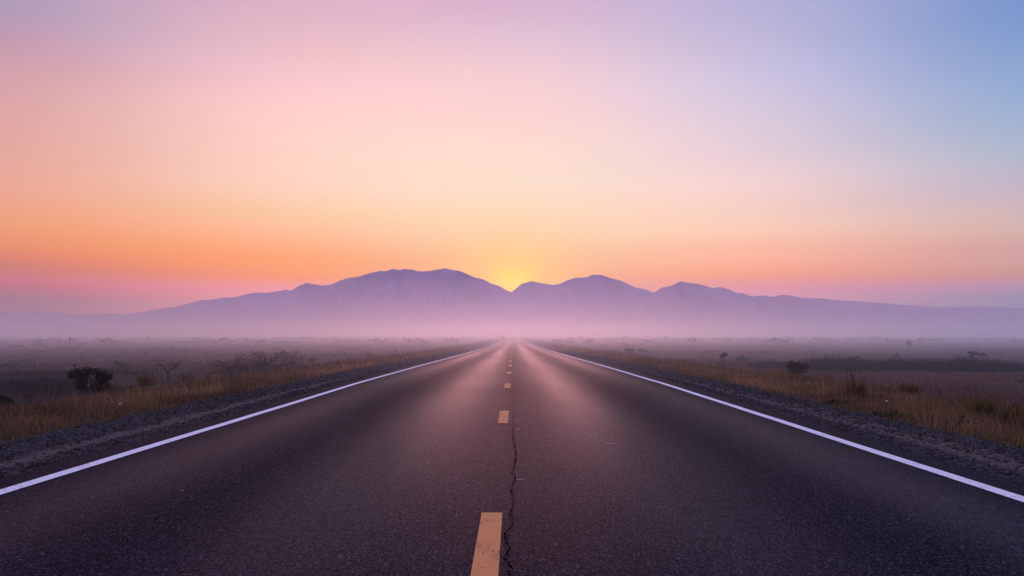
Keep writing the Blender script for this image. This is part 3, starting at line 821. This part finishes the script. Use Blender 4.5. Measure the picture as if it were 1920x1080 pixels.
# ------------------------------------------------------------------ sky and sun
SUN_EL, SUN_AZ = R(4.1), 0.0
def lin(c): return tuple(((v / 255) / 12.92 if v / 255 <= .04045 else ((v / 255 + .055) / 1.055)**2.4) for v in c)
w = bpy.data.worlds.new('World'); scene.world = w; w.use_nodes = True
nt = w.node_tree; nt.nodes.clear(); N = NT(nt)
g = N.n('ShaderNodeTexCoord').outputs['Generated']
nv = N.n('ShaderNodeVectorMath', operation='NORMALIZE'); N.put(nv.inputs[0], g)
sp = N.n('ShaderNodeSeparateXYZ'); N.put(sp.inputs[0], nv.outputs[0])
el = N.math('ARCSINE', sp.outputs[2]); az = N.math('ARCTAN2', sp.outputs[0], sp.outputs[1])
# sky radiance: per azimuth (named by photo column) a list of (photo row, linear colour)
SKY = {
 0: [(8, (0.301, 0.275, 0.476)), (70, (0.456, 0.249, 0.375)), (140, (0.616, 0.294, 0.353)), (210, (0.751, 0.329, 0.313)), (280, (0.811, 0.346, 0.247)), (350, (0.963, 0.368, 0.239)), (420, (1.041, 0.339, 0.057)), (460, (0.96, 0.267, 0.022)), (480, (0.842, 0.139, 0.004)), (500, (0.59, 0.103, 0.004)), (530, (0.54, 0.01, 0.004)), (560, (0.013, 0.009, 0.029))],
 480: [(8, (0.878, 0.5, 0.594)), (70, (0.989, 0.581, 0.609)), (140, (1.15, 0.687, 0.712)), (210, (1.242, 0.767, 0.684)), (280, (1.226, 0.795, 0.649)), (350, (1.263, 0.809, 0.591)), (400, (1.191, 0.73, 0.342)), (420, (1.335, 0.657, 0.331)), (450, (1.335, 0.554, 0.208)), (480, (1.419, 0.422, 0.015)), (500, (1.45, 0.427, 0.016)), (520, (1.441, 0.362, 0.024)), (538, (1.411, 0.404, 0.405))],
 963: [(8, (0.765, 0.49, 0.661)), (70, (0.871, 0.603, 0.721)), (140, (1.042, 0.703, 0.713)), (210, (1.118, 0.741, 0.689)), (280, (1.151, 0.838, 0.686)), (350, (1.091, 0.878, 0.658)), (400, (1.16, 0.834, 0.535)), (430, (1.096, 0.792, 0.473)), (460, (1.096, 0.719, 0.367)), (490, (1.096, 0.611, 0.284)), (520, (1.096, 0.526, 0.244)), (545, (1.096, 0.461, 0.21))],
 1440: [(8, (0.541, 0.509, 0.759)), (70, (0.619, 0.561, 0.782)), (140, (0.729, 0.663, 0.894)), (210, (0.857, 0.702, 0.835)), (280, (0.982, 0.729, 0.794)), (340, (1.183, 0.793, 0.759)), (400, (1.221, 0.783, 0.591)), (430, (1.326, 0.791, 0.533)), (460, (1.349, 0.62, 0.373)), (490, (1.45, 0.591, 0.297)), (510, (1.423, 0.431, 0.123)), (530, (1.184, 0.358, 0.32)), (545, (1.115, 0.332, 0.464))],
 1920: [(8, (0.046, 0.252, 0.615)), (70, (0.068, 0.29, 0.617)), (140, (0.121, 0.368, 0.691)), (210, (0.186, 0.432, 0.677)), (280, (0.284, 0.49, 0.658)), (350, (0.49, 0.468, 0.638)), (400, (0.63, 0.499, 0.496)), (430, (0.699, 0.515, 0.417)), (460, (0.657, 0.356, 0.323)), (490, (0.659, 0.404, 0.323)), (510, (0.672, 0.308, 0.127)), (530, (0.519, 0.266, 0.367)), (560, (0.043, 0.27, 0.403))],
 }
ZEN = [(48, (.54, .54, 1.12)), (90, (.50, .55, 1.15))]
def col_ramp(px):
    a = math.atan((px - CX) / F)
    st = []
    for y, c in SKY[px]:
        e = math.degrees(math.atan((CY - y) / F * math.cos(a)))
        st.append((e, c))
    st.append((0.0, st[-1][1]))
    st = sorted(st)
    st += ZEN
    f = N.mapr(el, 0.0, R(90), 0, 1)
    return N.ramp(f, [(e / 90, tuple(v / 1.5 for v in c)) for e, c in st])
azs = [math.atan((px - CX) / F) for px in (0, 480, 963, 1440, 1920)]
ramps = [col_ramp(px) for px in (0, 480, 963, 1440, 1920)]
def plain_ramp(st): return N.ramp(N.mapr(el, 0.0, R(90), 0, 1), [(p, tuple(v / 1.5 for v in c)) for p, c in st])
side_r = plain_ramp([(0, (.30, .78, 1.7)), (.15, (.36, .76, 1.6)), (.4, (.46, .50, 1.05)), (1, (.50, .55, 1.15))])  # side skies beyond the view, brightened to push the mist bluer
side_l = plain_ramp([(0, (.60, .64, 1.35)), (.15, (.64, .62, 1.25)), (.4, (.54, .48, .95)), (1, (.50, .55, 1.15))])
back_pink = plain_ramp([(0, (.60, .42, .72)), (.1, (.95, .56, .88)), (.3, (.68, .54, 1.0)), (1, (.50, .55, 1.15))])   # unseen pink sky opposite the sun, added to redden the mountain fronts
back = N.mix(N.mapr(sp.outputs[0], -.45, .45, 0, 1, True), side_l, side_r)
back = N.mix(N.mapr(sp.outputs[1], 0.1, -.6, 0, 1, True), back, back_pink)
# smooth blend of the five azimuths
wts = [N.math('POWER', 2.718, N.math('MULTIPLY', -1.0, N.math('POWER', N.math('ABSOLUTE', N.math('DIVIDE', N.math('SUBTRACT', az, a), R(13.5))), 2.0))) for a in azs]
c, tot = ramps[0], wts[0]
for k in range(1, 5):
    tot = N.math('ADD', tot, wts[k])
    c = N.mix(N.math('DIVIDE', wts[k], N.math('MAXIMUM', tot, 1e-30)), c, ramps[k])
c = N.mix(N.mapr(N.math('ABSOLUTE', az), R(33), R(85), 0, 1, True), c, back)
# glow round the rising sun, drawn out a little along the horizon
sd = (0, math.cos(SUN_EL), math.sin(SUN_EL))
dx = N.math('MULTIPLY', N.math('SUBTRACT', az, SUN_AZ), 1 / R(5.0)); dy = N.math('MULTIPLY', N.math('SUBTRACT', el, R(3.9)), 1 / R(3.6))
r2 = N.math('ADD', N.math('POWER', N.math('ABSOLUTE', dx), 2.0), N.math('POWER', N.math('ABSOLUTE', dy), 2.0))
glow = N.math('POWER', 2.718, N.math('MULTIPLY', r2, -1.0))
front = N.mapr(sp.outputs[1], 0, .1, 0, 1)
glow = N.math('MULTIPLY', glow, front)
c = N.mix(N.math('MULTIPLY', glow, .72), c, (1.1, .62, .07, 1))
dx2 = N.math('MULTIPLY', N.math('SUBTRACT', az, SUN_AZ), 1 / R(1.7)); dy2 = N.math('MULTIPLY', N.math('SUBTRACT', el, R(4.4)), 1 / R(1.3))
core = N.math('POWER', 2.718, N.math('MULTIPLY', N.math('ADD', N.math('POWER', N.math('ABSOLUTE', dx2), 2.0), N.math('POWER', N.math('ABSOLUTE', dy2), 2.0)), -1.0))
c = N.mix(N.math('MULTIPLY', N.math('MULTIPLY', core, front), .72), c, (1.35, .76, .02, 1))
# faint streaks of thin cloud
stre = N.noise(N.scalevec(nv.outputs[0], 2.2, 2.2, 60), 1.0, 3)
c = N.mix(N.math('MULTIPLY', N.mapr(el, 0, R(14), .06, 0), N.mapr(stre, .4, .7)), c, (.70, .42, .22, 1))
sky = N.n('ShaderNodeTexSky'); sky.sky_type = 'NISHITA'; sky.sun_disc = False; sky.sun_elevation = SUN_EL; sky.sun_rotation = SUN_AZ
bg1 = N.n('ShaderNodeBackground'); N.put(bg1.inputs[0], sky.outputs[0]); bg1.inputs[1].default_value = .05
bg2 = N.n('ShaderNodeBackground'); N.put(bg2.inputs[0], c); bg2.inputs[1].default_value = 1.5
mx = N.n('ShaderNodeMixShader'); mx.inputs[0].default_value = .94
nt.links.new(bg1.outputs[0], mx.inputs[1]); nt.links.new(bg2.outputs[0], mx.inputs[2])
wo = N.n('ShaderNodeOutputWorld'); nt.links.new(mx.outputs[0], wo.inputs[0])

sun = bpy.data.lights.new('sun', 'SUN'); sun.energy = 1.15; sun.angle = R(16); sun.color = (1, .39, .42)
so = bpy.data.objects.new('sun', sun); C.objects.link(so)
so.rotation_euler = (R(90) + SUN_EL - math.pi, 0, 0)
so.rotation_euler = Vector((0, math.cos(SUN_EL), math.sin(SUN_EL))).to_track_quat('Z', 'Y').to_euler()

# ------------------------------------------------------------------ camera and render settings
cam = bpy.data.cameras.new('camera'); co_ = bpy.data.objects.new('camera', cam); C.objects.link(co_)
co_.location = (0, 0, EYE); co_.rotation_euler = (R(90), 0, 0)
cam.lens = 24; cam.sensor_width = 36; cam.sensor_fit = 'HORIZONTAL'
cam.shift_x = -(CX - 960) / 1920; cam.shift_y = (CY - 540) / 1920
cam.clip_start = .05; cam.clip_end = 40000
scene.camera = co_
vs = scene.view_settings
scene.display_settings.display_device = 'sRGB'
vs.view_transform = 'Standard'; vs.look = 'None'; vs.exposure = 0; vs.gamma = 1; vs.use_curve_mapping = False
scene.render.engine = 'CYCLES'
cy = scene.cycles
cy.max_bounces = 12; cy.diffuse_bounces = 3; cy.glossy_bounces = 3; cy.transmission_bounces = 3; cy.volume_bounces = 8
cy.use_denoising = True
try: cy.denoiser = 'OPENIMAGEDENOISE'
except Exception: pass
cy.sample_clamp_indirect = 4
